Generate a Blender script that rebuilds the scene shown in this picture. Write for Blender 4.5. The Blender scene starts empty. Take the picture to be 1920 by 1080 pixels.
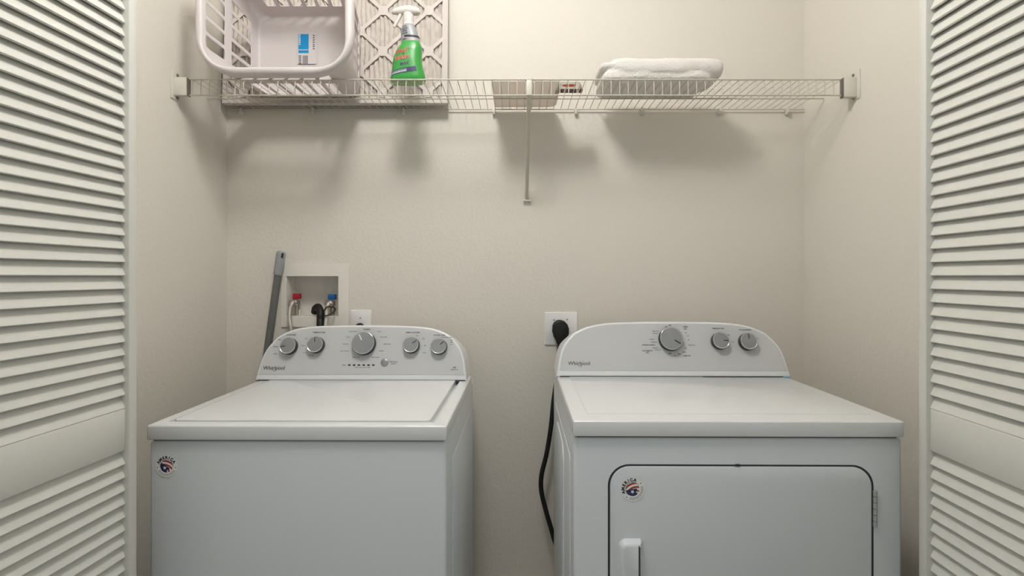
import bpy, bmesh, math, random
from mathutils import Vector, Matrix, noise
random.seed(7)
PI = math.pi
SC = bpy.context.scene
COL = SC.collection

# ------------------------------------------------------------------ camera, world, exposure
F, CX, CY, EYE = 960.0, 968.0, 518.0, 1.26          # focal length (px of 1920), principal point, eye height
cam_d = bpy.data.cameras.new('camera'); cam = bpy.data.objects.new('camera', cam_d); COL.objects.link(cam)
cam.location = (0, 0, EYE); cam.rotation_euler = (PI/2, 0, 0)
cam_d.sensor_width = 36; cam_d.lens = 18
cam_d.shift_x = -(CX-960)/1920; cam_d.shift_y = -(540-CY)/1920
cam_d.clip_start = 0.02
SC.camera = cam
SC.view_settings.view_transform = 'Standard'; SC.view_settings.look = 'None'
SC.view_settings.gamma = 1; SC.view_settings.use_curve_mapping = False
SC.view_settings.exposure = 0.06
world = bpy.data.worlds.new('world'); SC.world = world; world.use_nodes = True
bg = world.node_tree.nodes['Background']
bg.inputs[0].default_value = (0.94, 1.0, 1.0, 1); bg.inputs[1].default_value = 0.46
LAMP = Vector((-0.20, 0.80, 2.74)); LAMP_STRENGTH = 58.0; LAMP_COLOR = (1.0, 0.985, 0.97)

# ------------------------------------------------------------------ helpers
def at(x, y, D): return Vector(((x-CX)*D/F, D, EYE-(y-CY)*D/F))
def lin(c):
    return tuple(((v/255)/12.92 if v/255 <= .04045 else ((v/255+.055)/1.055)**2.4) for v in c)
MATS = {}
def mat(name, rgb, rough=.5, metal=0, spec=.5, bump=None, coat=0, trans=0, emit=None, var=None, sss=0):
    m = bpy.data.materials.new(name); m.use_nodes = True
    nt = m.node_tree; b = nt.nodes['Principled BSDF']
    c = lin(rgb)+(1,)
    b.inputs['Base Color'].default_value = c
    b.inputs['Roughness'].default_value = rough; b.inputs['Metallic'].default_value = metal
    b.inputs['Specular IOR Level'].default_value = spec
    b.inputs['Coat Weight'].default_value = coat
    b.inputs['Transmission Weight'].default_value = trans
    if sss:
        b.inputs['Subsurface Weight'].default_value = sss; b.inputs['Subsurface Scale'].default_value = .01
    if emit:
        b.inputs['Emission Color'].default_value = emit[0]+(1,); b.inputs['Emission Strength'].default_value = emit[1]
    tc = nt.nodes.new('ShaderNodeTexCoord')
    if bump:
        sc, st, det, dist = bump
        n = nt.nodes.new('ShaderNodeTexNoise'); n.inputs['Scale'].default_value = sc; n.inputs['Detail'].default_value = det
        nt.links.new(tc.outputs['Object'], n.inputs['Vector'])
        bp = nt.nodes.new('ShaderNodeBump'); bp.inputs['Strength'].default_value = st; bp.inputs['Distance'].default_value = dist
        nt.links.new(n.outputs['Fac'], bp.inputs['Height']); nt.links.new(bp.outputs['Normal'], b.inputs['Normal'])
    if var:
        sc, amt = var
        n2 = nt.nodes.new('ShaderNodeTexNoise'); n2.inputs['Scale'].default_value = sc; n2.inputs['Detail'].default_value = 3
        nt.links.new(tc.outputs['Object'], n2.inputs['Vector'])
        mx = nt.nodes.new('ShaderNodeMix'); mx.data_type = 'RGBA'
        mx.inputs[6].default_value = tuple(v*(1-amt) for v in c[:3])+(1,)
        mx.inputs[7].default_value = tuple(min(1, v*(1+amt)) for v in c[:3])+(1,)
        nt.links.new(n2.outputs['Fac'], mx.inputs[0]); nt.links.new(mx.outputs[2], b.inputs['Base Color'])
    MATS[name] = m
    return m
M_wall = mat('wall_paint', (222, 217, 207), .75, spec=.25, bump=(75, .32, 3, .004))
M_ceil = mat('ceiling_paint', (228, 224, 216), .85, spec=.2, bump=(60, .3, 3, .004))
M_floor = mat('floor_vinyl', (172, 163, 150), .5, bump=(20, .1, 3, .002), var=(6, .12))
M_trim = mat('trim_paint', (226, 224, 216), .4, spec=.4)
M_door = mat('louver_paint', (217, 216, 209), .42, spec=.4, bump=(35, .04, 2, .002))
M_enamel = mat('white_enamel', (224, 226, 227), .28, spec=.5, coat=.25, bump=(160, .012, 2, .0008))
M_side = mat('white_cabinet_paint', (214, 219, 222), .33, spec=.5, coat=.15, bump=(160, .012, 2, .0008))
M_conswhite = mat('console_plastic', (226, 228, 230), .33, spec=.5)
M_silver = mat('silver_fascia', (200, 201, 202), .45, metal=.12, spec=.5, bump=(400, .02, 2, .0004))
M_knobdark = mat('knob_charcoal', (38, 40, 42), .38)
M_knobface = mat('knob_silver', (158, 160, 162), .36, metal=.45, bump=(350, .03, 2, .0004))
M_chrome = mat('chrome', (215, 216, 218), .18, metal=1)
M_hinge = mat('brushed_hinge', (176, 182, 180), .42, metal=.6)
M_print = mat('dark_print', (40, 41, 45), .6)
M_printgrey = mat('grey_print', (92, 93, 97), .6)
M_black = mat('black_rubber', (24, 24, 25), .5, spec=.4)
M_gap = mat('dark_gap_shade', (42, 46, 50), .6)  # near-black colour stands in for shade in gaps and seams
M_wire = mat('white_vinyl_wire', (200, 194, 182), .4, spec=.5)
M_clip = mat('white_clip_plastic', (214, 211, 200), .4)
M_clipdark = mat('bracket_gap_shade_and_screw', (120, 114, 104), .6)  # shade of the bracket gap put into colour; also used on screws
M_basket = mat('white_basket_plastic', (213, 206, 205), .38, spec=.45, sss=.08)
M_card = mat('white_cardboard', (208, 200, 194), .7, spec=.25)
M_media = mat('pleated_media', (203, 195, 187), .9, spec=.1, bump=(140, .5, 4, .003))
M_green = mat('green_bottle_plastic', (58, 150, 66), .3, spec=.5, sss=.05)
M_ltgreen = mat('pale_green_base', (150, 190, 130), .35)
M_sprayer = mat('sprayer_plastic', (216, 209, 202), .35)
M_collar = mat('grey_shrink_collar', (150, 150, 154), .4)
M_red = mat('red_print', (196, 34, 28), .5)
M_white = mat('white_print', (240, 240, 238), .5)
M_navy = mat('navy_print', (30, 42, 86), .5)
M_cyan = mat('blue_print', (0, 140, 200), .5)
M_towel = mat('terry_cloth', (244, 240, 235), .95, spec=.1, bump=(260, .8, 3, .004))
M_packet = mat('packet_plastic', (226, 219, 212), .45, bump=(30, .15, 2, .003))
def translucent(m, w):
    nt = m.node_tree; out = nt.nodes['Material Output']; b = nt.nodes['Principled BSDF']
    t = nt.nodes.new('ShaderNodeBsdfTranslucent'); t.inputs[0].default_value = b.inputs['Base Color'].default_value
    mx = nt.nodes.new('ShaderNodeMixShader'); mx.inputs[0].default_value = w
    nt.links.new(b.outputs[0], mx.inputs[1]); nt.links.new(t.outputs[0], mx.inputs[2]); nt.links.new(mx.outputs[0], out.inputs['Surface'])
translucent(M_packet, .55)
M_packgreen = mat('packet_greenish', (198, 202, 190), .5)
M_brown = mat('brown_print', (84, 66, 56), .6)
M_redlogo = mat('faded_red_print', (176, 74, 62), .6)
M_sealred = mat('seal_red_print', (166, 60, 58), .6)
M_mauve = mat('packet_mauve', (182, 160, 152), .6)
for _m in (M_packgreen, M_redlogo, M_mauve): translucent(_m, .5)
translucent(M_towel, .12)
M_pole = mat('grey_pole_metal', (112, 112, 110), .45, metal=.2)
M_grip = mat('grey_grip_plastic', (150, 154, 155), .5)
M_boxwhite = mat('valve_box_plastic', (232, 227, 219), .45)
M_redvalve = mat('red_handle', (170, 34, 44), .4)
M_bluevalve = mat('blue_handle', (16, 92, 156), .4)
M_brass = mat('valve_metal', (186, 178, 166), .3, metal=.9)
M_braid = mat('braided_steel', (186, 180, 172), .38, metal=.55, bump=(900, .5, 2, .001))
M_plate = mat('outlet_plate', (238, 236, 235), .4)
M_tape = mat('blue_tape', (128, 168, 204), .5)
M_lamp = mat('lamp_glass', (255, 250, 240), .4, emit=(LAMP_COLOR, LAMP_STRENGTH))

def tag(o, label=None, cat=None, group=None, kind=None):
    if label: o['label'] = label
    if cat: o['category'] = cat
    if group: o['group'] = group
    if kind: o['kind'] = kind
    return o
def thing(name, label, cat, loc=(0, 0, 0), rz=0, group=None):
    o = bpy.data.objects.new(name, None); COL.objects.link(o)
    o.location = loc; o.rotation_euler = (0, 0, rz); o.empty_display_size = .1
    return tag(o, label, cat, group)

class MB:
    def __init__(s, M=None): s.bm = bmesh.new(); s.M = M
    def _mi(s, faces, mi):
        for f in faces: f.material_index = mi
    def box(s, x0, x1, y0, y1, z0, z1, bev=0, seg=2, mi=0, T=None):
        r = bmesh.ops.create_cube(s.bm, size=1)
        vs = r['verts']
        for v in vs:
            v.co = Vector((x0+(v.co.x+.5)*(x1-x0), y0+(v.co.y+.5)*(y1-y0), z0+(v.co.z+.5)*(z1-z0)))
        fs = set(f for v in vs for f in v.link_faces)
        if bev:
            es = list(set(e for v in vs for e in v.link_edges))
            rr = bmesh.ops.bevel(s.bm, geom=es, offset=bev, segments=seg, profile=.5, affect='EDGES')
            fs = set(rr['faces']) | set(f for f in fs if f.is_valid)
            vs = list(set(v for f in fs for v in f.verts))
        s._mi(fs, mi)
        if T:
            for v in vs: v.co = T @ v.co
        return fs
    def ring_loft(s, rings, cap0=True, cap1=True, closed=True, mi=0):
        V = [[s.bm.verts.new(p) for p in r] for r in rings]
        fs = []
        n = len(V[0])
        for a, b in zip(V[:-1], V[1:]):
            for i in range(n if closed else n-1):
                j = (i+1) % n
                try: fs.append(s.bm.faces.new((a[i], a[j], b[j], b[i])))
                except ValueError: pass
        if cap0: fs.append(s.bm.faces.new(V[0][::-1]))
        if cap1: fs.append(s.bm.faces.new(V[-1]))
        s._mi(fs, mi)
        return fs
    def tube(s, pts, r, seg=8, mi=0, caps=True):
        pts = [Vector(p) for p in pts]
        rs = r if isinstance(r, (list, tuple)) else [r]*len(pts)
        t0 = (pts[1]-pts[0]).normalized()
        ref = Vector((0, 0, 1)) if abs(t0.z) < .9 else Vector((1, 0, 0))
        nrm = (ref - t0*ref.dot(t0)).normalized()
        rings = []
        for i, p in enumerate(pts):
            t = ((pts[min(i+1, len(pts)-1)]-pts[max(i-1, 0)])).normalized()
            nrm = (nrm - t*nrm.dot(t)).normalized()
            b = t.cross(nrm)
            rings.append([p+(nrm*math.cos(2*PI*k/seg)+b*math.sin(2*PI*k/seg))*rs[i] for k in range(seg)])
        return s.ring_loft(rings, caps, caps, mi=mi)
    def lathe(s, prof, seg=32, T=None, mi=0, caps=True):     # prof: (r, h) along local z
        T = T or Matrix()
        rings = [[T @ Vector((r*math.cos(2*PI*k/seg), r*math.sin(2*PI*k/seg), h)) for k in range(seg)] for r, h in prof]
        return s.ring_loft(rings, caps, caps, mi=mi)
    def prism(s, poly, c0, c1, T=None, bev=0, mi=0):          # poly in local xy, extruded in z from c0 to c1
        T = T or Matrix()
        rings = [[T @ Vector((p[0], p[1], c0)) for p in poly]]
        if bev:
            ins = inset(poly, bev)
            rings.append([T @ Vector((p[0], p[1], c1-bev)) for p in poly])
            ins2 = inset(poly, bev*.3)
            rings.append([T @ Vector((p[0], p[1], c1-bev*.3)) for p in ins2])
            rings.append([T @ Vector((p[0], p[1], c1)) for p in ins])
        else:
            rings.append([T @ Vector((p[0], p[1], c1)) for p in poly])
        return s.ring_loft(rings, mi=mi)
    def build(s, name, mats, parent=None, smooth=40):
        bmesh.ops.recalc_face_normals(s.bm, faces=s.bm.faces[:])
        me = bpy.data.meshes.new(name)
        if s.M is not None: s.bm.transform(s.M)
        s.bm.to_mesh(me); s.bm.free()
        for m in (mats if isinstance(mats, (list, tuple)) else [mats]): me.materials.append(m)
        if smooth:
            for p in me.polygons: p.use_smooth = True
            me.set_sharp_from_angle(angle=math.radians(smooth))
        o = bpy.data.objects.new(name, me); COL.objects.link(o)
        if parent: o.parent = parent
        return o

def inset(poly, d):
    n = len(poly); out = []
    area = sum(poly[i][0]*poly[(i+1) % n][1]-poly[(i+1) % n][0]*poly[i][1] for i in range(n))
    sg = 1 if area > 0 else -1
    for i in range(n):
        p0 = Vector(poly[i-1][:2]); p = Vector(poly[i][:2]); p1 = Vector(poly[(i+1) % n][:2])
        a = (p-p0).normalized(); b = (p1-p).normalized()
        na = Vector((-a.y, a.x))*sg; nb = Vector((-b.y, b.x))*sg
        h = (na+nb)
        h = h/max(.35, h.dot(na)) if h.length > 1e-6 else na
        out.append((p.x+h.x*d, p.y+h.y*d))
    return out
def rrect(x0, x1, y0, y1, r, seg=6):
    if not isinstance(r, (list, tuple)): r = [r]*4          # bl, br, tr, tl
    pts = []
    for (cx, cy, a0, rr) in ((x0+r[0], y0+r[0], PI, r[0]), (x1-r[1], y0+r[1], 1.5*PI, r[1]), (x1-r[2], y1-r[2], 0, r[2]), (x0+r[3], y1-r[3], .5*PI, r[3])):
        for k in range(seg+1):
            a = a0+k*PI/2/seg; pts.append((cx+rr*math.cos(a), cy+rr*math.sin(a)))
    return pts
def smooth_path(pts, n=8):
    P = [Vector(p) for p in pts]; P = [P[0]*2-P[1]]+P+[P[-1]*2-P[-2]]; out = []
    for i in range(1, len(P)-2):
        for k in range(n):
            t = k/n; a, b, c, d = P[i-1:i+3]
            out.append(.5*((2*b)+(c-a)*t+(2*a-5*b+4*c-d)*t*t+(3*b-a-3*c+d)*t**3))
    out.append(P[-2]); return out
def text_faces(s, txt, size, T, align='CENTER', bold=0, shear=0, mi=0, thick=.0004, fn=None, xscale=1):
    """add extruded lettering to the mesh builder s; T maps (right, up, outward) to the target space; fn reshapes points"""
    cu = bpy.data.curves.new('t', 'FONT'); cu.body = txt; cu.size = size; cu.align_x = align; cu.align_y = 'CENTER'
    cu.offset = bold*size; cu.shear = shear; cu.resolution_u = 3; cu.extrude = thick/2
    o = bpy.data.objects.new('t', cu); COL.objects.link(o)
    dg = bpy.context.evaluated_depsgraph_get(); dg.update()
    me = o.evaluated_get(dg).to_mesh()
    vs = []
    for v in me.vertices:
        p = Vector((v.co.x*xscale, v.co.y, v.co.z+thick/2))
        p = T @ p
        if fn: p = fn(p)
        vs.append(s.bm.verts.new(p))
    for p in me.polygons:
        try:
            f = s.bm.faces.new([vs[i] for i in p.vertices]); f.material_index = mi
        except ValueError: pass
    o.evaluated_get(dg).to_mesh_clear()
    bpy.data.objects.remove(o); bpy.data.curves.remove(cu)
def painted(name, W, H, nx, ny, fn, mats, T, parent, thick=.0006, post=None):
    """thin sheet whose small faces take the material fn(x, y) gives (None = cut away)"""
    bm = bmesh.new(); vv = {}
    def gv(i, j):
        if (i, j) not in vv:
            p = T @ Vector((-W/2+W*i/nx, -H/2+H*j/ny, thick))
            vv[(i, j)] = bm.verts.new(post(p) if post else p)
        return vv[(i, j)]
    for i in range(nx):
        for j in range(ny):
            k = fn(-W/2+W*(i+.5)/nx, -H/2+H*(j+.5)/ny)
            if k is None: continue
            f = bm.faces.new((gv(i, j), gv(i+1, j), gv(i+1, j+1), gv(i, j+1))); f.material_index = k
    me = bpy.data.meshes.new(name); bm.to_mesh(me); bm.free()
    for m in mats: me.materials.append(m)
    o = bpy.data.objects.new(name, me); COL.objects.link(o); o.parent = parent
    return o

# ------------------------------------------------------------------ the setting
XL, XR, YB, YF0, YF1, ZC = -1.131, 1.125, 2.0, 1.02, 1.13, 2.90
OPL, OPR, OPH = -.905, .955, ZC
VB = (-.899, -.690, 1.101, 1.264)       # opening of the valve box in the back wall (x0, x1, z0, z1)
def struct(name, mb, m): return tag(mb.build(name, m), kind='structure')
mb = MB(); mb.box(-2.6, 2.6, -3, 2.12, -.1, 0); struct('floor', mb, M_floor)
mb = MB(); mb.box(-2.6, 2.6, -1.6, 2.12, ZC, ZC+.1); struct('ceiling', mb, M_ceil)
mb = MB()
mb.box(XL-.1, VB[0], YB, YB+.12, 0, ZC); mb.box(VB[1], XR+.1, YB, YB+.12, 0, ZC)
mb.box(VB[0], VB[1], YB, YB+.12, 0, VB[2]); mb.box(VB[0], VB[1], YB, YB+.12, VB[3], ZC)
struct('wall_back', mb, M_wall)
mb = MB(); mb.box(XL-.1, XL, YF1, YB, 0, ZC); struct('wall_left', mb, M_wall)
mb = MB(); mb.box(XR, XR+.1, YF1, YB, 0, ZC); struct('wall_right', mb, M_wall)
mb = MB()
mb.box(-2.6, OPL, YF0, YF1, 0, ZC); mb.box(OPR, 2.6, YF0, YF1, 0, ZC)
struct('wall_front', mb, M_wall)
mb = MB(); mb.box(XL, XR, YB-.012, YB, 0, .08, .003); struct('baseboard_back', mb, M_trim)
mb = MB(); mb.box(XL, XL+.012, YF1, YB-.012, 0, .08, .003); struct('baseboard_left', mb, M_trim)
mb = MB(); mb.box(XR-.012, XR, YF1, YB-.012, 0, .08, .003); struct('baseboard_right', mb, M_trim)
mb = MB(); mb.box(OPL+.002, OPR-.002, YF0+.03, YF0+.07, OPH-.022, OPH, .002); struct('trim_1', mb, M_trim)

def louver_door(name, far, vp, s):
    """bifold pair folded back; far = far edge of the visible leaf, face turned to the closet's middle (s = +1 left, -1 right)"""
    dx = -(vp-CX)/F
    root = bpy.data.objects.new(name, None); COL.objects.link(root); tag(root, kind='structure')
    root.location = (far[0], far[1], 0); root.rotation_euler = (0, 0, math.atan2(-1, dx))
    W, TH, H0, H1 = .452, .032, .015, 2.875
    for leaf in (0, 1):
        n0 = -leaf*(TH+.004)
        def yy(n): return s*(n+n0)
        def bx(mb, u0, u1, na, nb, z0, z1, bev=.0015):
            mb.box(u0, u1, min(yy(na), yy(nb)), max(yy(na), yy(nb)), z0, z1, bev, 2)
        for u0, u1 in ((0, .021), (W-.021, W)):
            m1 = MB(); bx(m1, u0, u1, -TH, 0, H0, H1, .003); m1.build('stile', M_door, root)
        for z0, z1 in ((.893, .981), (H0, .12), (2.815, H1)):
            m1 = MB(); bx(m1, .0205, W-.0205, -.026, -.0085, z0, z1, .002); m1.build('rail', M_door, root)
        m1 = MB()
        P = .0280
        def slats(za, zb):
            n = int((zb-za)/P+.5)
            for k in range(n):
                z = za+(k)*P
                # section in (n, z): lower edge out, upper edge in
                sec = [(-.0100, z), (-.0090, z+.0015), (-.0100, z+.0050), (-.0225, z+.0310), (-.0275, z+.0310), (-.0275, z+.0290), (-.0150, z)]
                m1.ring_loft([[Vector((u, yy(a), b)) for a, b in sec] for u in (.0205, W-.0205)])
        slats(.981, 2.815); slats(.893-27*P-.002, .893-.012)
        m1.build('louver_slats', M_door, root, smooth=25)
    return root
louver_door('door_1', ((257-CX)*1.10/F, 1.10), 1031, 1)
louver_door('door_2', ((1722-CX)*1.10/F, 1.10), 990, -1)

# globe lamp on the ceiling just in front of the closet (above the frame)
t = thing('ceiling_lamp', 'round white glass globe lamp on the ceiling in front of the closet', 'lamp', (LAMP.x, LAMP.y, ZC))
mb = MB(); mb.lathe([(.07, 0), (.07, -.012), (.02, -.02), (.02, -.03)], 32); mb.build('lamp_base', M_trim, t)
mb = MB(); mb.lathe([(max(.001, .14*math.sin(PI*k/16)), -.165-.14*math.cos(PI*k/16)) for k in range(17)], 32); mb.build('lamp_globe', M_lamp, t)

# ------------------------------------------------------------------ appliances
ALPHA = math.atan(.33)
CON = [(0, 1.0), (.024, .9885), (.055, .975), (.081, .959), (.100, .936), (.1135, .911), (.128, .876), (.1415, .842), (.153, .785), (.1626, .724), (.170, .645), (.175, .552), (.1775, .45), (.1790, .33), (.1797, .2), (.18, .08)]
def console_outline(half, height):
    R = [(half*w, h*height/.18/math.cos(ALPHA)) for h, w in CON]
    return [(-a, b) for a, b in R][::1] + [(a, b) for a, b in R[::-1]]   # left bottom -> top -> right bottom (clockwise)
class Panel:
    """frame of a tilted control fascia: a right, b up the slope, c outward"""
    def __init__(s, root, x0, y0, z0):
        ca, sa = math.cos(ALPHA), math.sin(ALPHA)
        s.M = Matrix(((1, 0, 0, x0), (0, sa, -ca, y0), (0, ca, sa, z0), (0, 0, 0, 1)))
        s.W = Matrix.Translation(root.location) @ Matrix.Rotation(root.rotation_euler.z, 4, 'Z') @ s.M
        s.Wi = s.W.inverted()
    def px(s, x, y, c=0):
        o = s.Wi @ Vector((0, 0, EYE)); d = (s.Wi @ at(x, y, 1.0)) - o
        t = (c-o.z)/d.z; p = o+d*t
        return p.x, p.y
def console(root, half, height, y0, yb, z0, xc=0):
    P = Panel(root, xc, y0, z0)
    out = console_outline(half, height)
    mb = MB()
    rings = [[Vector((P.M[0][3]+a*.985, yb, z0+b*math.cos(ALPHA)*.84)) for a, b in out]]
    rings.append([Vector((P.M[0][3]+a*.994, y0+.33*b*math.cos(ALPHA)+.030, z0+b*math.cos(ALPHA)*.945)) for a, b in out])
    for d, c in ((0, -.012), (.0008, -.005), (.003, -.0012), (.006, 0)):
        rings.append([P.M @ Vector((a, max(b, 0), c)) for a, b in inset(out, d)])
    mb.ring_loft(rings)
    con = mb.build('console', M_conswhite, root, 35)
    ins = inset(out, .0080)
    ins = [(a, max(b, .0205)) for a, b in ins]
    P.fascia = MB(); P.fascia.prism(ins[::-1], -.001, .0012, P.M)
    # thin dark seam under the console
    mb = MB(); mb.box(xc-half+.012, xc+half-.008, y0-.0006, y0+.05, z0+.0003, z0+.0032); mb.build('console_seam', M_gap, root)
    return P
def knob(root, P, x, y, r, ang, light=False, h=.021):
    a, b = P.px(x, y, h)
    T = P.M @ Matrix.Translation((a, b, .0012))
    mb = MB(T)
    mb.lathe([(r*1.03, 0), (r*1.05, .004), (r*1.02, h-.004), (r*.985, h-.001), (r*.95, h-.0012), (r*.5, h-.0012)], 48)
    k = mb.build('knob', M_knobdark, root, 50)
    mb = MB(T); mb.lathe([(r*1.0, h-.0022), (r*1.0, h-.0003), (r*.965, h+.0004), (r*.90, h-.0004), (r*.90, h-.002)], 48)
    tag(mb.build('knob_ring', M_chrome, k, 60), 'bright chrome ring')
    mb = MB(T); mb.lathe([(r*.905, h-.003), (r*.905, h-.0004), (r*.3, h-.0002), (.0004, h-.0002)], 48); mb.build('knob_face', M_knobface, k)
    R = Matrix.Rotation(math.radians(ang), 4, 'Z')
    mb = MB(T @ R); mb.box(-r*.045, r*.045, r*.28, r*.86, h-.0004, h+.0008, .0002, 1)
    mb.build('pointer', M_white if light else M_print, k)
def prints(P, items, size, mi):
    for txt, x, y, sc in items:
        a, b = P.px(x, y, .0012)
        text_faces(P.fascia, txt, size*sc, P.M @ Matrix.Translation((a, b, .0012)), bold=.01, mi=mi)
def wordmark(root, P, x, y, width):
    a, b = P.px(x, y, .0012)
    mb = MB(); T = P.M @ Matrix.Translation((a, b, .0012))
    text_faces(mb, 'Whirlpool', width*.248, T, bold=.006)
    # swoosh ring crossing the letters
    for (cx, cy, rx, ry, a0, a1, w) in ((.07*width, -.035*width, .115*width, .105*width, 185, 320, .016*width), (.12*width, .015*width, .085*width, .115*width, 25, 115, .009*width)):
        n = 18; R0, R1 = [], []
        for k in range(n+1):
            an = math.radians(a0+(a1-a0)*k/n); ww = w*math.sin(PI*k/n)+.0002
            ct, st = math.cos(an), math.sin(an); tl = math.radians(-25)
            for L, q in ((R0, 0), (R1, ww)):
                px_, py_ = (rx+q)*ct, (ry+q)*st
                L.append(T @ Vector((cx+px_*math.cos(tl)-py_*math.sin(tl), cy+px_*math.sin(tl)+py_*math.cos(tl), .0005)))
        mb.ring_loft([R0, R1], False, False, closed=False)
    return mb.build('logo', M_print, root, 0)
def seal(root, M, r, rot):
    """round red-white-blue seal with curved lettering, stuck flat on a panel; M: (right, up, outward)"""
    T = M @ Matrix.Rotation(math.radians(rot), 4, 'Z')
    def star(x, y, cx, cy, R):
        dx, dy = x-cx, y-cy; d = math.hypot(dx, dy)
        if d > R: return False
        a = (math.atan2(dy, dx)-PI/2) % (2*PI/5); a = min(a, 2*PI/5-a)
        return d < R*.38/(math.cos(a-PI/5)*.38/1*0+ .38+ .62*(a/(PI/5))) if False else d*(1+1.62*a/(PI/5)) < R
    def fn(x, y):
        d = math.hypot(x, y)
        if d > r: return None
        u, v = x/r, y/r
        for an in (188, -8):
            if math.hypot(u-.84*math.cos(math.radians(an)), v-.84*math.sin(math.radians(an))) < .05: return 1
        if d > .62*r:
            # tiny ring of small print along the lower edge
            an = math.degrees(math.atan2(v, u)) % 360
            if 205 < an < 335 and (.70 < d/r < .76 or .82 < d/r < .88 ) and int(an*1.3) % 3 != 0: return 4
            return 0
        if d > .585*r and v > -.1: return 1
        if d > .57*r: return 0
        # tilted flag: canton at lower left with star, bands sweeping over it
        p, q = u*math.cos(.6)-v*math.sin(.6), u*math.sin(.6)+v*math.cos(.6)   # q grows toward the upper right
        if q < .02 and p < .36:
            if star(x, y, -.16*r, -.14*r, .19*r) or star(x, y, .10*r, -.42*r, .12*r): return 0
            return 3
        w = math.hypot(u+.25, v+.75)
        return 2 if int(w/.165) % 2 == 1 else 0
    st = painted('sticker', 2*r, 2*r, 110, 110, fn, [M_white, M_print, M_sealred, M_navy, M_printgrey], T, root, .0006)
    tag(st, 'round red white and blue sticker')
    mb = MB()
    for ch, an in zip('AMERICA', (153, 132, 110, 90, 72, 53, 31)):
        A = math.radians(an)
        text_faces(mb, ch, .36*r, T @ Matrix.Translation((.80*r*math.cos(A), .80*r*math.sin(A), .0007)) @ Matrix.Rotation(A-PI/2, 4, 'Z'), bold=.04)
    mb.build('lettering', M_print, st, 0)

def front_M(root_unused, x, z, y=0):      # (right, up, outward) on a cabinet front at local (x, y, z)
    return Matrix(((1, 0, 0, x), (0, 0, -1, y), (0, 1, 0, z), (0, 0, 0, 1)))

RZ = math.radians(-.5)
def cabinet_top(root, w, depth, z0, z1, margin, name='top_panel', lid=True):
    mb = MB()
    fs = mb.box(-w/2, w/2, 0, depth, z0, z1, .005, 3)
    if lid:
        top = max((f for f in mb.bm.faces), key=lambda f: f.calc_center_median().z*1000+f.calc_area())
        r = bmesh.ops.inset_individual(mb.bm, faces=[top], thickness=margin)
        r2 = bmesh.ops.inset_individual(mb.bm, faces=[top], thickness=.002)
        for v in top.verts: v.co.z -= .014
    return mb.build(name, M_enamel, root, 35)

# ---- washer
WX = (-.8598-.1606)/2
washer = thing('washing_machine', 'white top-loading washing machine on the left with five silver knobs', 'washing machine', (WX, 1.186, 0), RZ)
mb = MB(); mb.box(-.347, .347, .006, .672, .004, .8755, .008, 3)
mb.box(.3455, .3492, .12, .60, .10, .80, .0018, 2); mb.box(-.3492, -.3455, .12, .60, .10, .80, .0018, 2)
mb.build('cabinet', M_side, washer, 35)
mb = MB(); mb.box(-.340, .340, .012, .66, .8750, .8785); mb.build('top_seam', M_gap, washer)
cabinet_top(washer, .699, .60, .8785, .914, .036)
mb = MB()
mb.prism(rrect(-.3130, .3050, .0370, .560, .014), .9, .9166, bev=.0030)
mb.build('lid', M_enamel, washer, 35)
PW = console(washer, .353, .180, .507, .684, .914, -.009)
for x, y, r, an, lt in ((539, 648, .0268, 100, 0), (590, 645.5, .0268, 5, 0), (680.5, 643, .0378, 28, 1), (770, 646, .0262, -52, 0), (822, 648.5, .0262, -50, 0)):
    knob(washer, PW, x, y, r, an, lt)
a, b = PW.px(721, 679, .004)
mb = MB(PW.M @ Matrix.Translation((a, b, .001))); mb.lathe([(.0125, 0), (.0125, .003), (.011, .0042), (.001, .0042)], 32)
tag(mb.build('start_button', M_knobface, washer), 'round grey push button')
for k in range(6):
    a, b = PW.px(655+k*9.0, 684.5, .0012)
    mb = MB(PW.M @ Matrix.Translation((a, b, .001))); mb.box(-.0042, .0042, -.0024, .0024, 0, .0008, .0003, 1); mb.build('indicator_light', M_print, washer)
wordmark(washer, PW, 514, 690, .070)
prints(PW, [('LOAD SIZE', 546, 628, 1.15), ('TEMPERATURE', 598, 623.5, 1.15), ('NORMAL', 688, 617.5, 1.1), ('FABRIC SOFTENER', 774, 623.5, 1), ('WATER LEVEL', 824, 628.5, 1.1), ('HE', 852, 689, 1.3)], .0058, 1)
prints(PW, [('Small', 524, 637, 1), ('Medium', 517, 650, 1), ('Large', 516, 663, 1), ('Hot', 574, 635, 1), ('Warm', 569, 648, 1), ('Cool', 571, 661, 1), ('Tap Cold', 583, 666.5, 1),
    ('Quick Wash', 662, 621.5, 1), ('Casual', 652, 632, 1), ('Delicates', 648, 645, 1), ('Clean Washer', 646, 658, 1), ('Rinse & Spin', 668, 670, 1), ('Drain & Spin', 704, 670, 1), ('Colors', 711, 621.5, 1), ('Heavy Duty', 719, 632, 1), ('Bulky Items', 726, 645, 1), ('Whites', 715, 658, 1),
    ('On', 782, 629.5, 1), ('Add', 794, 635, 1), ('Off', 797, 648, 1), ('Rinse', 796, 661.5, 1), ('Deep Water Wash', 838, 632.5, .9), ('High', 846, 638, 1), ('Mid', 847, 642, 1), ('Low', 846, 646, 1), ('Status', 645, 684.5, 1), ('Start / Pause', 738, 678, 1), ('Hold 3 sec', 738, 682, .8), ('Wash   Rinse   Spin   Done', 680, 689, .9), ('High Efficiency', 852, 693, .8)], .0052, 2)
PW.fascia.build('control_panel', [M_silver, M_print, M_printgrey], washer, 35)
seal(washer, front_M(washer, at(311, 875, 1.192).x-WX, at(311, 875, 1.192).z, .006), .0255, 0)

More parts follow.
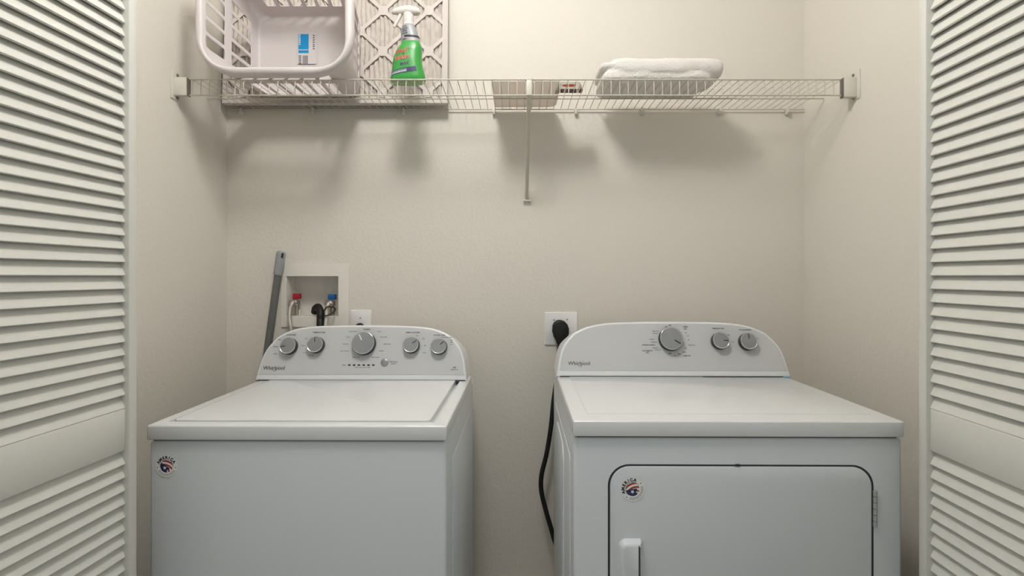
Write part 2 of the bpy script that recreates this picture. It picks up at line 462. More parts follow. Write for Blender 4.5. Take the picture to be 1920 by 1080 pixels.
# ---- dryer
DX = .4955
dryer = thing('clothes_dryer', 'white front-loading clothes dryer on the right with three silver knobs', 'dryer', (DX, 1.141, 0), RZ)
mb = MB(); mb.box(-.3665, .3675, .006, .70, .004, .8975, .008, 3)
T = Matrix(((0, 0, -1, -.3660), (1, 0, 0, 0), (0, 1, 0, 0), (0, 0, 0, 1)))
mb.prism(rrect(.24, .52, .30, .80, .05), 0, .006, T, bev=.004)
mb.prism(rrect(.08, .62, .16, .83, .02), 0, .0025, T, bev=.002)
mb.build('cabinet', M_side, dryer, 35)
mb = MB(); mb.box(-.358, .358, .012, .69, .8970, .9010); mb.build('top_seam', M_gap, dryer)
mb = MB()
mb.box(-.3685, .3685, 0, .64, .9010, .937, .005, 3)
T = Matrix.Identity(4)
mb.prism([(-.330, .06), (.335, .06), (.335, .470), (.12, .470), (.085, .508), (-.330, .508)], .93, .9385, bev=.0015)
mb.build('top_panel', M_enamel, dryer, 25)
PD = console(dryer, .376, .174, .498, .698, .937, .004)
for x, y, r, an in ((1259.5, 634.5, .0372, -122), (1352.5, 638, .0268, -92), (1404.5, 639.5, .0268, -3)):
    knob(dryer, PD, x, y, r, an)
wordmark(dryer, PD, 1086, 681.5, .0685)
prints(PD, [('TEMPERATURE', 1346, 616, 1.1), ('CYCLE SIGNAL', 1397, 618.5, 1.1), ('WRINKLE SHIELD', 1216, 647, 1.0), ('AUTOMATIC', 1214, 658, 1.05), ('DRY', 1214, 661.5, 1.05), ('TIMED', 1285, 613, 1.0), ('DRY', 1285, 617, 1.0), ('DAMP DRY', 1288, 667, .9), ('OFF', 1256, 663, 1.1), ('AIR', 1256, 610, 1.0), ('OFF', 1249, 613, 1)], .0056, 1)
prints(PD, [('More Dry', 1229, 621, 1), ('Normal', 1229, 625, 1), ('Energy', 1222, 636, 1), ('Preferred', 1226, 641.5, 1), ('Less Dry', 1229, 652, 1), ('Very Dry', 1234, 656, 1), ('60', 1286, 624, 1), ('50', 1290, 630, 1), ('40', 1291, 637, 1), ('Cool Down', 1297, 647, 1), ('20', 1286, 653, 1), ('Start', 1283, 660, 1), ('Fluff', 1273, 664, 1), ('Low', 1266, 666, 1), ('High', 1366, 628, 1), ('Low', 1374, 641, 1), ('On', 1421, 634.5, 1), ('Off', 1403, 626, .9), ('Medium', 1352, 625, .8)], .0050, 2)
PD.fascia.build('control_panel', [M_silver, M_print, M_printgrey], dryer, 35)
# door: dark sheet painted as the shaded gap, panel, handle, hinges
dx0, dx1, dz1, dz0 = at(1140, 871, 1.147).x-DX, at(1636, 871, 1.147).x-DX, at(1140, 871, 1.147).z, .27
mb = MB(front_M(0, 0, 0, .006)); mb.prism(rrect(dx0, dx1, dz0, dz1, .048, 10), -.004, .0006); mb.build('door_gap_shade', M_gap, dryer)
mb = MB(front_M(0, 0, 0, .006)); mb.prism(rrect(dx0+.0048, dx1-.0055, dz0+.004, dz1-.0040, .044, 10), -.003, .0030, bev=.0018)
door = mb.build('door', M_side, dryer, 30)
hx0, hx1, hz1 = at(1166, 1022, 1.125).x-DX, at(1207.5, 1022, 1.125).x-DX, at(1166, 1022, 1.125).z
hz0 = hz1-.16
mb = MB(front_M(0, 0, 0, .003))
for d, c in (): pass
out = rrect(hx0-.004, hx1, hz0-.004, hz1+.004, [.018, .006, .006, .018], 6)
rings = []
for d, c in ((0, -.002), (.0006, .004), (.0035, .012), (.006, .0160), (.011, .0175)):
    rings.append([Vector((p[0], p[1], c)) for p in inset(out, d)])
mb.ring_loft(rings)
h = mb.build('door_handle', M_side, door, 50)
for z in (at(1637, 954, 1.141).z, .38):
    mb = MB(); x = dx1+.0025; zz = .041
    for k in range(6):
        mb.lathe([(.0040, 0), (.0046, .0005), (.0046, zz*2/6-.0016), (.0036, zz*2/6-.0008)], 16, Matrix.Translation((x, .0045, z-zz+k*zz*2/6)))
    tag(mb.build('hinge', M_hinge, dryer), 'bare metal hinge')
mb = MB(); zz = at(1385, 873, 1.14).z; xx = at(1385, 873, 1.14).x-DX; mb.box(xx-.005, xx+.005, .0025, .006, zz-.002, zz+.001); mb.build('door_notch', M_gap, dryer)
seal(dryer, front_M(0, at(1186.5, 918, 1.144).x-DX, at(1186.5, 918, 1.144).z, .003), .0265, 45)
mb = MB(); mb.box(.352, .371, .487, .503, .9372, .9400, .0008, 1, T=None); tag(mb.build('tape', M_tape, dryer), 'scrap of pale blue tape')

# ------------------------------------------------------------------ wire shelf
DZ = 1.908; FY, MY, BY = 1.695, 1.865, 1.988
shelf = thing('wire_shelf', 'long white vinyl-coated wire shelf spanning the closet above the machines', 'shelf', (0, YB, DZ))
sh = Vector((0, YB, DZ))
def rel(p): return Vector(p)-sh
x0, x1 = XL+.006, XR-.006
mb = MB()
n = 79; pitch = .0283; xs = [at(1130, 0, FY).x + pitch*(k-52) for k in range(82)]
xs = [x for x in xs if x0+.03 < x < x1-.03]
for x in xs:
    pts = [(x, BY, DZ+.003), (x, FY+.012, DZ+.003), (x, FY+.003, DZ), (x, FY, DZ-.008), (x, FY, DZ-.049)]
    mb.tube([rel(p) for p in pts], .0013, 6)
mb.build('cross_wires', M_wire, shelf)
for nm, y, z, r, xa, xb in (('front_rod', FY, DZ+.003, .0026, x0+.02, x1-.02), ('front_rod', FY, DZ-.049, .0026, x0+.02, x1-.02), ('deck_rod', MY, DZ-.001, .0028, x0, x1), ('back_rod', BY, DZ, .0026, x0, x1)):
    mb = MB(); mb.tube([rel((xa, y, z)), rel((xb, y, z))], r, 10); mb.build(nm, M_wire, shelf)
for s, X in ((1, XL), (-1, XR)):
    def bx(mb, a, b, *r, **k): mb.box(min(X+s*a, X+s*b)-sh.x, max(X+s*a, X+s*b)-sh.x, r[0]-sh.y, r[1]-sh.y, r[2]-sh.z, r[3]-sh.z, *r[4:], **k)
    mb = MB(); bx(mb, .0, .004, 1.672, 1.712, DZ-.064, DZ+.030, .0015)
    zb = DZ-.052 if s == 1 else DZ-.058
    bx(mb, .003, .046, 1.684, 1.706, zb, DZ+.008, .003)
    br = mb.build('end_bracket', M_clip, shelf)
    mb = MB(); bx(mb, .0455, .0475, 1.686, 1.704, zb-.001, DZ+.007, .001); bx(mb, .0475, .051, 1.690, 1.700, zb+.002, DZ+.004, .001)
    mb.build('bracket_gap_shade', M_clipdark, br)  # solid dark blocks standing for the shaded gap at the arm's end
    for z in (DZ+.020, DZ-.060+.004):
        mb = MB(); mb.lathe([(.005, 0), (.005, .002), (.003, .004), (.001, .004)], 12, Matrix.Translation(Vector((X+s*.004, 1.702, z))-sh) @ Matrix.Rotation(s*PI/2, 4, 'Y'))
        mb.build('screw', M_clipdark, br)
for px_ in (452, 587, 757, 926, 1080, 1204, 1350, 1476):
    x = at(px_, 207, BY).x
    mb = MB(); mb.box(x-.0055, x+.0055, BY-.008-sh.y, YB-sh.y, -.020, .006, .002); mb.tube([rel((x, BY-.007, DZ-.012)), rel((x, BY-.010, DZ-.012))], .0035, 10)
    c = mb.build('wall_clip', M_clip, shelf)
xb = at(992, 180, FY).x
mb = MB(); p0, p1 = rel((xb, FY+.003, DZ-.045)), rel((xb-.002, YB-.014, DZ-.345))
mb.tube([p0, p1], .0068, 12)
br = mb.build('support_brace', M_wire, shelf)
mb = MB(); mb.box(xb-.012, xb+.012, FY-.006-sh.y, FY+.006-sh.y, .000, .009, .002); mb.box(xb-.009, xb+.009, FY-.005-sh.y, FY+.006-sh.y, -.050, .004, .002); mb.build('brace_hook', M_clip, br)
mb = MB(); mb.box(xb-.016, xb+.014, YB-.016-sh.y, YB-sh.y, -.357, -.350, .001); mb.box(xb-.010, xb+.010, YB-.006-sh.y, YB-sh.y, -.352, -.312, .001); mb.build('brace_foot', M_clip, br)

# ------------------------------------------------------------------ laundry basket lying on its side, mouth to the room
bk = thing('laundry_basket', 'white plastic laundry basket lying on its side on the left of the wire shelf', 'basket', (-.76, 1.74, DZ+.006))
BO = Vector((-.76, 1.74, DZ+.006))
zf = DZ+.0072
def bsec(Y, r=None):
    t = (Y-1.60)/.28
    return (-.984+.036*t, -.536-.036*t, zf, 2.300-.080*t, r if r else .062-.012*t)
def bring(Y, out=0, sec=None):
    a, b, c, d, r = sec or bsec(Y)
    a -= out; b += out; c -= out; d += out; r += out
    pts = []; tags = []
    def side(p, q, k):
        L = (Vector(q)-Vector(p)).length
        fr = [0.0]
        strut = .016/L
        for i in range(k):
            g0 = (i+.0)/k+.5*strut*.9; g1 = (i+1.)/k-.5*strut*.9
            e = .007/L
            fr += [g0, g0+e, g1-e, g1]
        for i, f in enumerate(fr):
            pts.append(Vector(p)*(1-f)+Vector(q)*f); tags.append(i % 4 != 0)
    def corner(cx, cz, a0):
        for k in range(5):
            an = a0+k*PI/2/5
            pts.append(Vector((cx+r*math.cos(an), cz+r*math.sin(an)))); tags.append(False)
    # go round counter-clockwise seen from the room
    side((a+r, c), (b-r, c), 6); corner(b-r, c+r, 1.5*PI)
    side((b, c+r), (b, d-r), 5); corner(b-r, d-r, 0)
    side((b-r, d), (a+r, d), 6); corner(a+r, d-r, .5*PI)
    side((a, d-r), (a, c+r), 5); corner(a+r, c+r, PI)
    return [Vector((p.x, Y, p.y))-BO for p in pts], tags
bm = bmesh.new()
spec = [(1.632, .024, 0, .10), (1.614, .026, 0, .10), (1.601, .020, 0, .10), (1.598, .008, 0, .09), (1.603, .001, 0, .082), (1.612, 0, 0, .07), (1.620, 0, 1, .064), (1.627, 0, 1, .062), (1.698, 0, 1, 0), (1.705, 0, 1, 0), (1.7055, 0, 0, 0), (1.7365, 0, 0, 0), (1.737, 0, 1, 0), (1.744, 0, 1, 0), (1.833, 0, 1, 0), (1.840, 0, 1, 0), (1.8405, 0, 0, 0), (1.868, 0, 0, 0), (1.878, -.003, 0, 0), (1.881, -.012, 0, 0), (1.8815, -.04, 0, 0)]
V = []; TG = None
for Y, o, f, rr in spec:
    sec = bsec(Y, rr)
    p, TG = bring(Y, o, sec); V.append([bm.verts.new(q) for q in p])
nn = len(V[0])
for i in range(len(V)-1):
    slot_band = spec[i][2] and spec[i+1][2]
    for j in range(nn):
        if slot_band and TG[j]: continue
        k = (j+1) % nn
        bm.faces.new((V[i][j], V[i+1][j], V[i+1][k], V[i][k]))
bm.faces.new(V[-1])
bmesh.ops.recalc_face_normals(bm, faces=bm.faces[:])
me = bpy.data.meshes.new('basket_shell'); bm.to_mesh(me); bm.free(); me.materials.append(M_basket)
for p in me.polygons: p.use_smooth = True
bo = bpy.data.objects.new('basket_shell', me); COL.objects.link(bo); bo.parent = bk
md = bo.modifiers.new('thick', 'SOLIDIFY'); md.thickness = .0032; md.offset = 0
md = bo.modifiers.new('round', 'SUBSURF'); md.levels = 2; md.render_levels = 2
# label on the inside of its base
lw, lh = .068, .112
def lab(x, y):
    u, v = x/lw+.5, y/lh+.5
    if u < .60 and v > .33:
        if u < .05 or v > .97 or v < .345: return 0
        if .08 < u < .16 and v > .62 and int(v*60) % 4: return 0
        if .455 < v < .47: return 0
        return 1
    if .06 < u < .2 and v < .27: return 2 if int(v*40) % 2 == 0 else 0
    if .28 < u < .56 and v < .27: return 3 if int(u*70) % 3 else 0
    if .82 < u < .92 and .45 < v < .98: return 3 if int(v*55) % 4 > 1 else 0
    return 0
c = at(575, 91, 1.875)
painted('label', lw, lh, 68, 80, lab, [M_basket, M_cyan, M_print, M_printgrey], Matrix(((1, 0, 0, c.x-BO.x), (0, 0, -1, 1.877-BO.y), (0, 1, 0, c.z-BO.z), (0, 0, 0, 1))), bk, .0012)

# ------------------------------------------------------------------ pleated air filter leaning on the wall behind
fl = at(416, 195, 1.935); fr = at(838.5, 195, 1.935); FW = fr.x-fl.x; FH = .52
flt = thing('air_filter', 'wide pleated white cardboard air filter leaning on the wall behind the laundry basket', 'air filter', ((fl.x+fr.x)/2, 1.935, DZ+.0068), 0)
tilt = math.radians(-3.2)
FM = Matrix.Rotation(tilt, 4, 'X') @ Matrix(((1, 0, 0, 0), (0, 0, -1, 0), (0, 1, 0, 0), (0, 0, 0, 1)))    # (right, up, toward room)
mb = MB(FM)
bw = .0205; th = .024
w2 = FW/2
for (a0, a1, b0, b1) in ((-w2, w2, 0, bw), (-w2, w2, FH-bw, FH), (-w2, -w2+bw, bw, FH-bw), (w2-bw, w2, bw, FH-bw)):
    mb.box(a0, a1, b0, b1, -.002, 0)
mb.box(-w2, -w2+.002, 0, FH, -th, -.001); mb.box(w2-.002, w2, 0, FH, -th, -.001)
mb.box(-w2, w2, 0, .002, -th, -.001); mb.box(-w2, w2, FH-.002, FH, -th, -.001)
frame = mb.build('filter_frame', M_card, flt, 0)
mb = MB(FM)
hx, hz = 43.3*1.94/960, 39.7*1.94/960
nx0 = at(803, 23, 1.94).x-(fl.x+fr.x)/2; nz0 = at(803, 15, 1.94).z-(DZ+.0046)-.001
xa, xb_, za, zb_ = -w2+bw*.6, w2-bw*.6, bw*.6, FH-bw*.6
def clip(p, q):
    p, q = Vector(p), Vector(q); t0, t1 = 0., 1.
    d = q-p
    for i, (lo, hi) in enumerate(((xa, xb_), (za, zb_))):
        if abs(d[i]) < 1e-9: continue
        u, v = (lo-p[i])/d[i], (hi-p[i])/d[i]
        if u > v: u, v = v, u
        t0, t1 = max(t0, u), min(t1, v)
    return (p+d*t0, p+d*t1) if t1-t0 > .02 else None
for i in range(-12, 5):
    for j in range(-8, 8):
        if (i+j) % 2: continue
        p = (nx0+i*hx, nz0+j*hz)
        for di, dj in ((1, 1), (1, -1)):
            c2 = clip(p, (nx0+(i+di)*hx, nz0+(j+dj)*hz))
            if not c2: continue
            d = (c2[1]-c2[0]); L = d.length; an = math.atan2(d.y, d.x)
            T = Matrix.Translation((c2[0].x, c2[0].y, 0)) @ Matrix.Rotation(an, 4, 'Z')
            mb.box(0, L, -.0066, .0066, -.0042, -.0026, T=T)
        if xa < p[0] < xb_ and za < p[1] < zb_:
            poly = [(p[0]+.0195*math.cos(k*PI/4+PI/8), p[1]+.0195*math.sin(k*PI/4+PI/8)) for k in range(8)]
            mb.prism(poly, -.0044, -.0024)
mb.build('lattice', M_card, frame, 0)
mb = MB(FM)
nx = 240; nz = 90; grid = []
for j in range(nz+1):
    row = []
    for i in range(nx+1):
        x = -w2+.004+(FW-.008)*i/nx; z = .004+(FH-.008)*j/nz
        ph = x/.0175+.35*noise.noise(Vector((x*12, z*9, 1.3)))
        tri = abs((ph % 1)-.5)*2
        c_ = -.0068-.0085*tri-.0045*noise.noise(Vector((x*70, z*52, .2)))-.002*noise.noise(Vector((x*160, z*130, 4)))
        row.append(mb.bm.verts.new((x, z, min(c_, -.0048))))
    grid.append(row)
for j in range(nz):
    for i in range(nx): mb.bm.faces.new((grid[j][i], grid[j][i+1], grid[j+1][i+1], grid[j+1][i]))
mb.build('pleated_media', M_media, flt, 60)

# ------------------------------------------------------------------ spray bottle
BC = at(764, 160, 1.730); bx0 = BC.x; by0 = 1.732; bz0 = DZ+.0046
sb = thing('spray_bottle', 'green trigger spray bottle with red and white lettering standing on the wire shelf', 'bottle', (bx0, by0, bz0))
S = 1.730/960
# height, left, right (px about x=764), depth half
LV = [(0, -28, 30, .024), (.003, -30.5, 32.5, .027), (.010, -32.5, 34, .029), (.028, -30, 32.5, .029), (.050, -28, 29, .0285), (.073, -27, 27, .028), (.0885, -25.5, 26.8, .027), (.100, -22.5, 27, .026), (.114, -18.5, 27, .025), (.127, -13, 25.5, .022), (.134, -11.5, 24, .020), (.138, -11, 23, .018)]
def lerp_lv(h):
    for (h0, l0, r0, d0), (h1, l1, r1, d1) in zip(LV[:-1], LV[1:]):
        if h <= h1:
            t = (h-h0)/(h1-h0); return l0+(l1-l0)*t, r0+(r1-r0)*t, d0+(d1-d0)*t
    return LV[-1][1:]
def sring(h, l, r, d, n=40, ex=2.6, tx=0):
    cx, hw = (l+r)/2*S, (r-l)/2*S; P_ = []
    for k in range(n):
        a = 2*PI*k/n; ca, sa = math.cos(a), math.sin(a)
        P_.append(Vector((cx+tx+hw*math.copysign(abs(ca)**(2/ex), ca), d*math.copysign(abs(sa)**(2/ex), sa), h)))
    return P_
mb = MB(); hs = [0, .003, .010, .018, .028, .038, .050, .062, .073, .0885, .094, .100, .107, .114, .1205, .127, .1305, .134, .138]
fs = mb.ring_loft([sring(h, *lerp_lv(h)) for h in hs])
for f in mb.bm.faces:
    if f.calc_center_median().z < .005: f.material_index = 1
body = mb.build('bottle_body', [M_green, M_ltgreen], sb, 50)
mb = MB(); mb.ring_loft([sring(h, l, r, d, ex=2.2) for h, l, r, d in ((.137, -11.5, 23.5, .019), (.148, -12, 23, .0185), (.162, -12, 20.5, .0175), (.178, -12, 17.5, .0165), (.188, -11.5, 15, .0155), (.195, -9.5, 13, .014), (.199, -7.5, 11.5, .012))])
col = mb.build('neck_collar', M_collar, sb, 50)
mb = MB(); mb.ring_loft([sring(h, l, r, d, ex=2.2) for h, l, r, d in ((.1495, -10.8, 23.2, .0193), (.1560, -10.8, 22.0, .0188))]); tag(mb.build('collar_band', M_print, col, 50), 'black printed band')
mb = MB()
mb.ring_loft([sring(h, l, r, d, ex=2.2) for h, l, r, d in ((.196, -8, 12, .0125), (.2, -8, 11.8, .0125), (.2025, -7.5, 11, .0115), (.205, -8, 11.5, .012), (.222, -8, 11, .012), (.240, -8.5, 12, .0125))])
# head: a long rounded hood running from nozzle (left) to rounded tail (right)
HX = [(-28.5, .2410, .006, .007), (-27, .2415, .0085, .009), (-21, .2435, .0115, .0115), (-12, .2455, .0140, .0135), (-2, .2465, .0155, .0150), (8, .2455, .0158, .0155), (15, .2440, .0140, .0150), (20, .2420, .0105, .0125), (23, .2405, .006, .008), (24, .2400, .001, .001)]
mb.ring_loft([[Vector((x*S, ry*math.cos(2*PI*k/20), zc+rz*math.sin(2*PI*k/20))) for k in range(20)] for x, zc, rz, ry in HX])
hd = mb.build('spray_head', M_sprayer, sb, 60)
mb = MB(); mb.tube(smooth_path([(-12*S, 0, .238), (-16*S, 0, .222), (-21*S, 0, .204), (-26*S, 0, .190)], 5), [.0065]*5+[.006]*5+[.0058]*5+[.005], 10); mb.build('trigger', M_sprayer, sb, 60)
mb = MB(); mb.tube([(-27*S, 0, .2412), (-30*S, 0, .2408)], .0050, 12); mb.build('nozzle', M_sprayer, sb, 50)
def onbottle(p, off=.0006):
    h = max(.006, min(.135, p.z)); l, r, d = lerp_lv(h); cx, hw = (l+r)/2*S, (r-l)/2*S
    q = min(.985, abs((p.x-cx)/hw)); x = cx+math.copysign(q*hw, p.x-cx)
    return Vector((x, -d*(1-q**2.6)**(1/2.6)-off-(-p.y), p.z))
def bt(x, h, rot): return Matrix.Translation((x*S, 0, h)) @ Matrix.Rotation(math.radians(-rot), 4, 'Y') @ Matrix(((1, 0, 0, 0), (0, 0, -1, 0), (0, 1, 0, 0), (0, 0, 0, 1)))
for txt, x, h, sz, m, outl, b_, xsc in (('SPRAY', -8.5, .0985, .0185, M_red, 1, .02, .86), ("'n", -5, .0885, .008, M_print, 0, .02, 1), ('WASH', -8.5, .0755, .0205, M_red, 1, .02, .84), ('MAX', -3, .0560, .0145, M_navy, 1, .025, .95)):
    if outl:
        mb = MB(); text_faces(mb, txt, sz, bt(x, h, 9), bold=b_+.024, shear=.25, fn=lambda p: onbottle(p, .0004), xscale=xsc); mb.build('lettering_outline', M_white, body, 0)
    mb = MB(); text_faces(mb, txt, sz, bt(x, h, 9), bold=b_, shear=.25, fn=lambda p: onbottle(p, .0011), xscale=xsc); mb.build('lettering', m, body, 0)
def band(x, y):
    if abs(y) > .0075+.012*x: return None
    if x < .012 and abs(y) < .005 and int((x+.1)*900) % 3 and int((y+.1)*700) % 2 == 0: return 1
    return 0
painted('label_band', .088, .026, 88, 26, band, [M_navy, M_white], bt(-5, .0330, 10), body, .0002, post=lambda p: onbottle(p, .0006))
mb = MB()
for k, (tx, h) in enumerate((('FOR', .186), ('TOUGH', .178), ('STAIN', .170), ('POWER', .162), ('stains', .143))):
    def oncol(p):
        cx, hw = (4.6)*S, 16*S
        q = max(-.97, min(.97, (p.x-cx)/hw)); return Vector((p.x, -.0182*math.sqrt(1-q*q)-.0012+p.y*.5, p.z))
    text_faces(mb, tx, .0062, bt(-3-k*.2, h, 8), bold=.02, fn=oncol)
mb.build('collar_print', M_print, col, 0)

# ------------------------------------------------------------------ folded towel
tw0 = at(1245, 178, 1.8); twl = thing('folded_towel', 'thick white terry towel folded on the right of the wire shelf', 'towel', (tw0.x, 1.80, DZ+.0046))
TO = Vector((tw0.x, 1.80, DZ+.0046))
def pad(bm_, x0, x1, y0, y1, z0, z1, ex, seed, sagf=0):
    nx_, na = 48, 36
    cy_, cz_, hy, hz_ = (y0+y1)/2, (z0+z1)/2, (y1-y0)/2, (z1-z0)/2
    rings = []
    for i in range(nx_+1):
        u = -1+2*i/nx_; e = (1-abs(u)**12)**(1/2.4) if abs(u) < 1 else 0
        e = max(e, .05); x = x0+(x1-x0)*(u+1)/2; R = []
        for k in range(na):
            a = 2*PI*k/na; ca, sa = math.cos(a), math.sin(a)
            p = Vector((x, cy_+hy*(.55+.45*e)*math.copysign(abs(ca)**(2/ex), ca), cz_+hz_*e*math.copysign(abs(sa)**(2/ex), sa)))
            w = noise.noise(p*14+Vector((seed, 0, 0)))
            if p.z > z0+.01: p += Vector((0, .006*w, .006*w))
            R.append(p-TO)
        rings.append(R)
    s_ = MB(); s_.bm.free(); s_.bm = bm_; s_.ring_loft(rings)
bm = bmesh.new()
zt = DZ+.0066
pad(bm, at(1141, 0, 1.72).x, at(1361, 0, 1.72).x, 1.706, 1.905, zt+.012, zt+.089, 2.9, 3)
pad(bm, at(1130, 0, 1.72).x, at(1340, 0, 1.72).x, 1.712, 1.92, zt+.000, zt+.046, 4, 9)
pad(bm, at(1126, 0, 1.72).x, at(1220, 0, 1.72).x, 1.716, 1.89, zt+.040, zt+.071, 4.5, 5)
me = bpy.data.meshes.new('towel_cloth'); bm.to_mesh(me); bm.free(); me.materials.append(M_towel)
tw = bpy.data.objects.new('towel_cloth', me); COL.objects.link(tw); tw.parent = twl
md = tw.modifiers.new('r', 'REMESH'); md.mode = 'VOXEL'; md.voxel_size = .004; md.use_smooth_shade = True
md = tw.modifiers.new('s', 'SMOOTH'); md.iterations = 2
tx = bpy.data.textures.new('pile', 'CLOUDS'); tx.noise_scale = .006; tx.noise_depth = 2
md = tw.modifiers.new('d', 'DISPLACE'); md.texture = tx; md.strength = .0035; md.texture_coords = 'LOCAL'; md.mid_level = .5
# ------------------------------------------------------------------ flat packet with a printed flap
pk = thing('flat_packet', 'thin flat white packet with red print lying on the middle of the wire shelf', 'packet', (.03, 1.85, DZ+.0046))
PO = Vector((.03, 1.85, DZ+.0046))
mb = MB(Matrix.Translation((0, 0, 0)))
xl, xr = at(923, 0, 1.735).x, at(1052, 0, 1.735).x
mb.prism([(p[0]-PO.x, p[1]-PO.y) for p in rrect(xl, xr, 1.716, 1.978, [.008, .03, .035, .008])], 0, .007, bev=.002)
mb.build('sleeve', M_packet, pk)
def flap_fn(x, y):
    if math.hypot((x+.004)/.024, (y+.020)/.013) < 1: return 1
    if y > .012: return 2 if int((x+.2)*300) % 5 else 3
    if x > .030: return 3
    return 0
flc = (at(1068, 0, 1.775).x, 1.775)
mb = MB()
painted('printed_flap', .098, .104, 49, 52, lambda x, y: None if (x > .030+(y+.052)*.26 or x < -.048+(.04-y)*.10) else flap_fn(x, y), [M_packgreen, M_redlogo, M_brown, M_mauve], Matrix.Translation((flc[0]-PO.x, flc[1]-PO.y, .0008)), pk, .0005)

# ------------------------------------------------------------------ mop handle
top, bot = Vector(at(527.5, 471, 1.965)), Vector((-1.075, 1.935, .012))
mp = thing('mop_handle', 'grey mop handle leaning in the corner left of the washing machine', 'mop', bot)
d = (top-bot).normalized(); g = top-d*.092
mb = MB(); mb.tube([Vector((0, 0, 0)), g-bot+d*.004], .0138, 16)
# shallow flutes along the tube
for k in range(5):
    a = -2.2+k*.45; off = Vector((math.cos(a)*.0135, math.sin(a)*.0135, 0)); mb.tube([off, g-bot+off], .0014, 6)
mb.build('pole', M_pole, mp)
mb = MB(); P_ = [g-bot, g-bot+d*.003, g-bot+d*.08, g-bot+d*.088, top-bot]
mb.tube(P_, [.0155, .0165, .0172, .0155, .009], 18); gr = mb.build('grip', M_grip, mp, 50)
hp = top-bot-d*.016+Vector((.012, -.0125, 0)); mb = MB(); mb.tube([hp+d*.008, hp-d*.01], .004, 10); mb.build('hang_hole', M_knobdark, gr)

# ------------------------------------------------------------------ valve box recessed in the back wall
fx0, fx1, fz0, fz1 = at(527, 0, 1.994).x, at(654, 0, 1.994).x, at(0, 613, 1.994).z, at(0, 494, 1.994).z
vb = thing('valve_box', 'white recessed washing machine valve box with red and blue taps in back wall', 'valve box', ((fx0+fx1)/2, YB, fz0))
VO = Vector(((fx0+fx1)/2, YB, fz0))
mb = MB()
for (a0, a1, b0, b1) in ((fx0, fx1, VB[3]-.003, fz1), (fx0, fx1, fz0, VB[2]+.003), (fx0, VB[0]+.003, VB[2]+.003, VB[3]-.003), (VB[1]-.003, fx1, VB[2]+.003, VB[3]-.003)):
    mb.box(a0-VO.x, a1-VO.x, -.006, 0, b0-VO.z, b1-VO.z)
mb.build('box_frame', M_boxwhite, vb)
mb = MB(); t_ = .003; R = (VB[0]+.0005-VO.x, VB[1]-.0005-VO.x, VB[2]+.0005-VO.z, VB[3]-.0005-VO.z)
mb.box(R[0], R[1], .085, .088, R[2], R[3]); mb.box(R[0], R[0]+t_, -.005, .086, R[2], R[3]); mb.box(R[1]-t_, R[1], -.005, .086, R[2], R[3])
mb.box(R[0], R[1], -.005, .086, R[2], R[2]+t_); mb.box(R[0], R[1], -.005, .086, R[3]-t_, R[3]); mb.build('box_liner', M_boxwhite, vb)
for (px_, py_, m, lab_) in ((557, 566, M_redvalve, 'red tap handle'), (623, 567, M_bluevalve, 'blue tap handle')):
    c = at(px_, py_, 2.035)-VO
    mb = MB(); mb.tube([c+Vector((0, 0, -.055)), c+Vector((0, 0, .008))], .0085, 14); mb.lathe([(.011, -.012), (.0125, -.01), (.0125, .004), (.011, .006)], 6, Matrix.Translation(c))
    mb.tube([c+Vector((0, .0, 0)), c+Vector((-.006, -.022, -.002))], .0095, 14); mb.lathe([(.013, 0), (.0145, .002), (.0145, .010), (.013, .012)], 18, Matrix.Translation(c+Vector((-.006, -.022, -.002))) @ Matrix.Rotation(PI/2, 4, 'X'))
    v = mb.build('valve', M_brass, vb)
    mb = MB(); mb.box(c.x-.014, c.x+.014, c.y-.012, c.y+.012, c.z+.011, c.z+.033, .003); tag(mb.build('tap_handle', m, v), lab_)
c = at(559, 585, 2.04)-VO
mb = MB(); mb.lathe([(.010, 0), (.010, .02), (.008, .022)], 16, Matrix.Translation(c-Vector((0, 0, .012)))); mb.build('pipe_stub', M_boxwhite, vb)

def hose(name, label, cat, pts, r, m, nut=True, seg=12):
    o = Vector(pts[0]); h_ = thing(name, label, cat, o)
    P_ = [p-o for p in smooth_path(pts, 8)]
    mb = MB(); mb.tube(P_, r, seg); mb.build('hose', m, h_, 60)
    if nut:
        t_ = (P_[1]-P_[0]).normalized(); q = Vector((0, 0, 1)).rotation_difference(t_).to_matrix().to_4x4()
        mb = MB(); mb.lathe([(r*1.25, 0), (r*1.5, .003), (r*1.5, .012), (r*1.2, .015)], 8, q); tag(mb.build('hose_nut', M_chrome, h_), 'shiny metal coupling nut')
    return h_
hose('supply_hose', 'braided steel supply hose curving down from the red tap', 'hose', [at(556, 567, 1.995), at(549, 568, 1.975), at(544, 580, 1.965), at(543, 596, 1.955), at(546, 622, 1.945), at(547, 660, 1.94), (-.84, 1.94, .8), (-.80, 1.94, .6)], .0075, M_braid)
hose('supply_hose', 'pale supply hose dropping from the blue tap behind the black drain hose', 'hose', [at(622, 568, 1.995), at(616, 570, 1.978), at(612.5, 580, 1.97), at(612, 596, 1.96), at(611, 625, 1.945), (-.705, 1.94, .9), (-.70, 1.94, .7)], .0078, M_braid)
dh = hose('drain_hose', 'black drain hose hooked over the lower edge of the valve box', 'hose', [at(590, 585, 2.03), at(592, 578, 2.015), at(597, 576, 1.998), at(600.5, 584, 1.978), at(601, 598, 1.966), at(601, 620, 1.952), (-.735, 1.945, .9), (-.735, 1.94, .7)], .0142, M_black, nut=False)
o = dh.location
mb = MB(); mb.tube([Vector(p)-o for p in smooth_path([at(598, 592, 1.948), at(612, 592, 1.948), at(624, 586, 1.962), at(629, 580, 1.985), at(622, 575, 1.978), at(612, 576, 1.958), at(607, 584, 1.955)], 6)], .0022, 8); mb.build('cable_tie', M_black, dh)
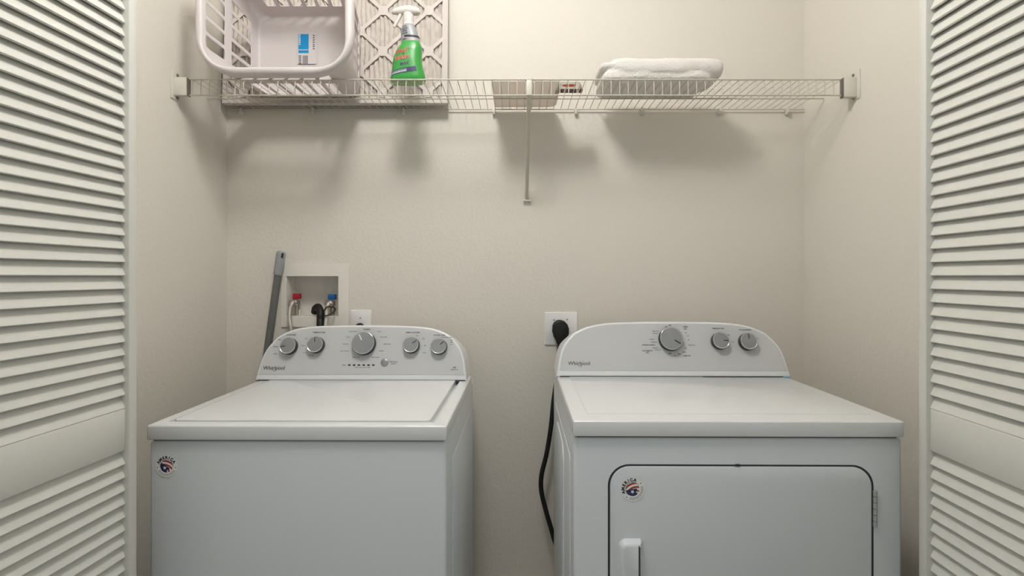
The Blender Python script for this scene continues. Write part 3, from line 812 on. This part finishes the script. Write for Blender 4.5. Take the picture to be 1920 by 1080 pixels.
mb = MB(); mb.tube([at(594.5, 580, 1.985)-o, at(594, 573, 1.98)-o], [.003, .001], 6); mb.build('tie_tail', M_black, dh)

# ------------------------------------------------------------------ sockets, plugs and cords
def plate(name, label, x0, x1, y0, y1, screws, D=1.994):
    a = at(x0, y0, D); b = at(x1, y1, D); cx_, cz_ = (a.x+b.x)/2, (a.z+b.z)/2
    t = thing(name, label, 'outlet', (cx_, YB, cz_))
    w, h = (b.x-a.x)/2, (a.z-b.z)/2
    mb = MB(Matrix(((1, 0, 0, 0), (0, 0, -1, 0), (0, 1, 0, 0), (0, 0, 0, 1)))); mb.prism(rrect(-w, w, -h, h, .004, 3), 0, .006, bev=.003); pl = mb.build('cover_plate', M_plate, t)
    for sx, sy in screws:
        p = at(sx, sy, D); mb = MB(); mb.lathe([(.0034, 0), (.003, .0012), (.0005, .0014)], 12, Matrix.Translation((p.x-cx_, -.0058, p.z-cz_)) @ Matrix.Rotation(PI/2, 4, 'X')); mb.build('screw', M_knobface, pl)
    return t, cx_, cz_
t, wx_, wz_ = plate('wall_outlet', 'small white outlet plate beside the valve box above the washer console', 657, 695, 581.5, 640, [(675.5, 596.5)])
t, dx_, dz_ = plate('wall_outlet', 'large white square outlet plate with black plug left of the dryer console', 1021, 1083, 585.5, 647, [(1038.5, 600), (1063.5, 599)])
p = at(674.5, 613, 1.985)
t = thing('power_cord', 'black plug peeking above the washer console from the small outlet', 'power cord', p)
mb = MB(); mb.lathe([(.013, 0), (.0155, .003), (.0155, .016), (.011, .024), (.001, .026)], 20, Matrix.Translation((0, .0085, 0)) @ Matrix.Rotation(PI/2, 4, 'X')); mb.build('plug', M_black, t)
mb = MB(); mb.tube(smooth_path([Vector((0, -.010, -.004)), Vector((0, -.022, -.03)), Vector((.004, -.025, -.15)), Vector((.0, -.03, -.35))], 6), .0038, 8); mb.build('cord', M_black, t)
p0 = at(1051, 617, 1.985)
t = thing('power_cord', 'thick black dryer plug and cord looping down beside the dryer', 'power cord', p0)
mb = MB()
poly = [(at(x, y, 1.965)-p0) for x, y in ((1036, 622), (1036.5, 611), (1040, 604.5), (1046, 601), (1052, 600.5), (1059, 603), (1064, 608), (1067, 616), (1067, 624), (1064, 634), (1058, 642), (1054, 650), (1046, 650), (1043, 640), (1039, 632))]
mb.prism([(v.x, v.z) for v in poly][::-1], 0, .034, Matrix(((1, 0, 0, 0), (0, 0, -1, .009), (0, 1, 0, 0), (0, 0, 0, 1))), bev=.007)
pl = mb.build('plug', M_black, t, 45)
cp = [at(1049, 645, 1.965), at(1048, 668, 1.955), at(1043, 715, 1.95), at(1037.5, 755, 1.945), at(1033, 800, 1.94), at(1025, 850, 1.935), at(1015.5, 890, 1.93), at(1015, 920, 1.925), at(1023, 955, 1.92), at(1033, 990, 1.915), at(1042, 1020, 1.91), at(1060, 1060, 1.90)]
mb = MB(); mb.tube([q-p0 for q in smooth_path(cp, 6)], .0088, 12); mb.build('cord', M_black, t, 60)
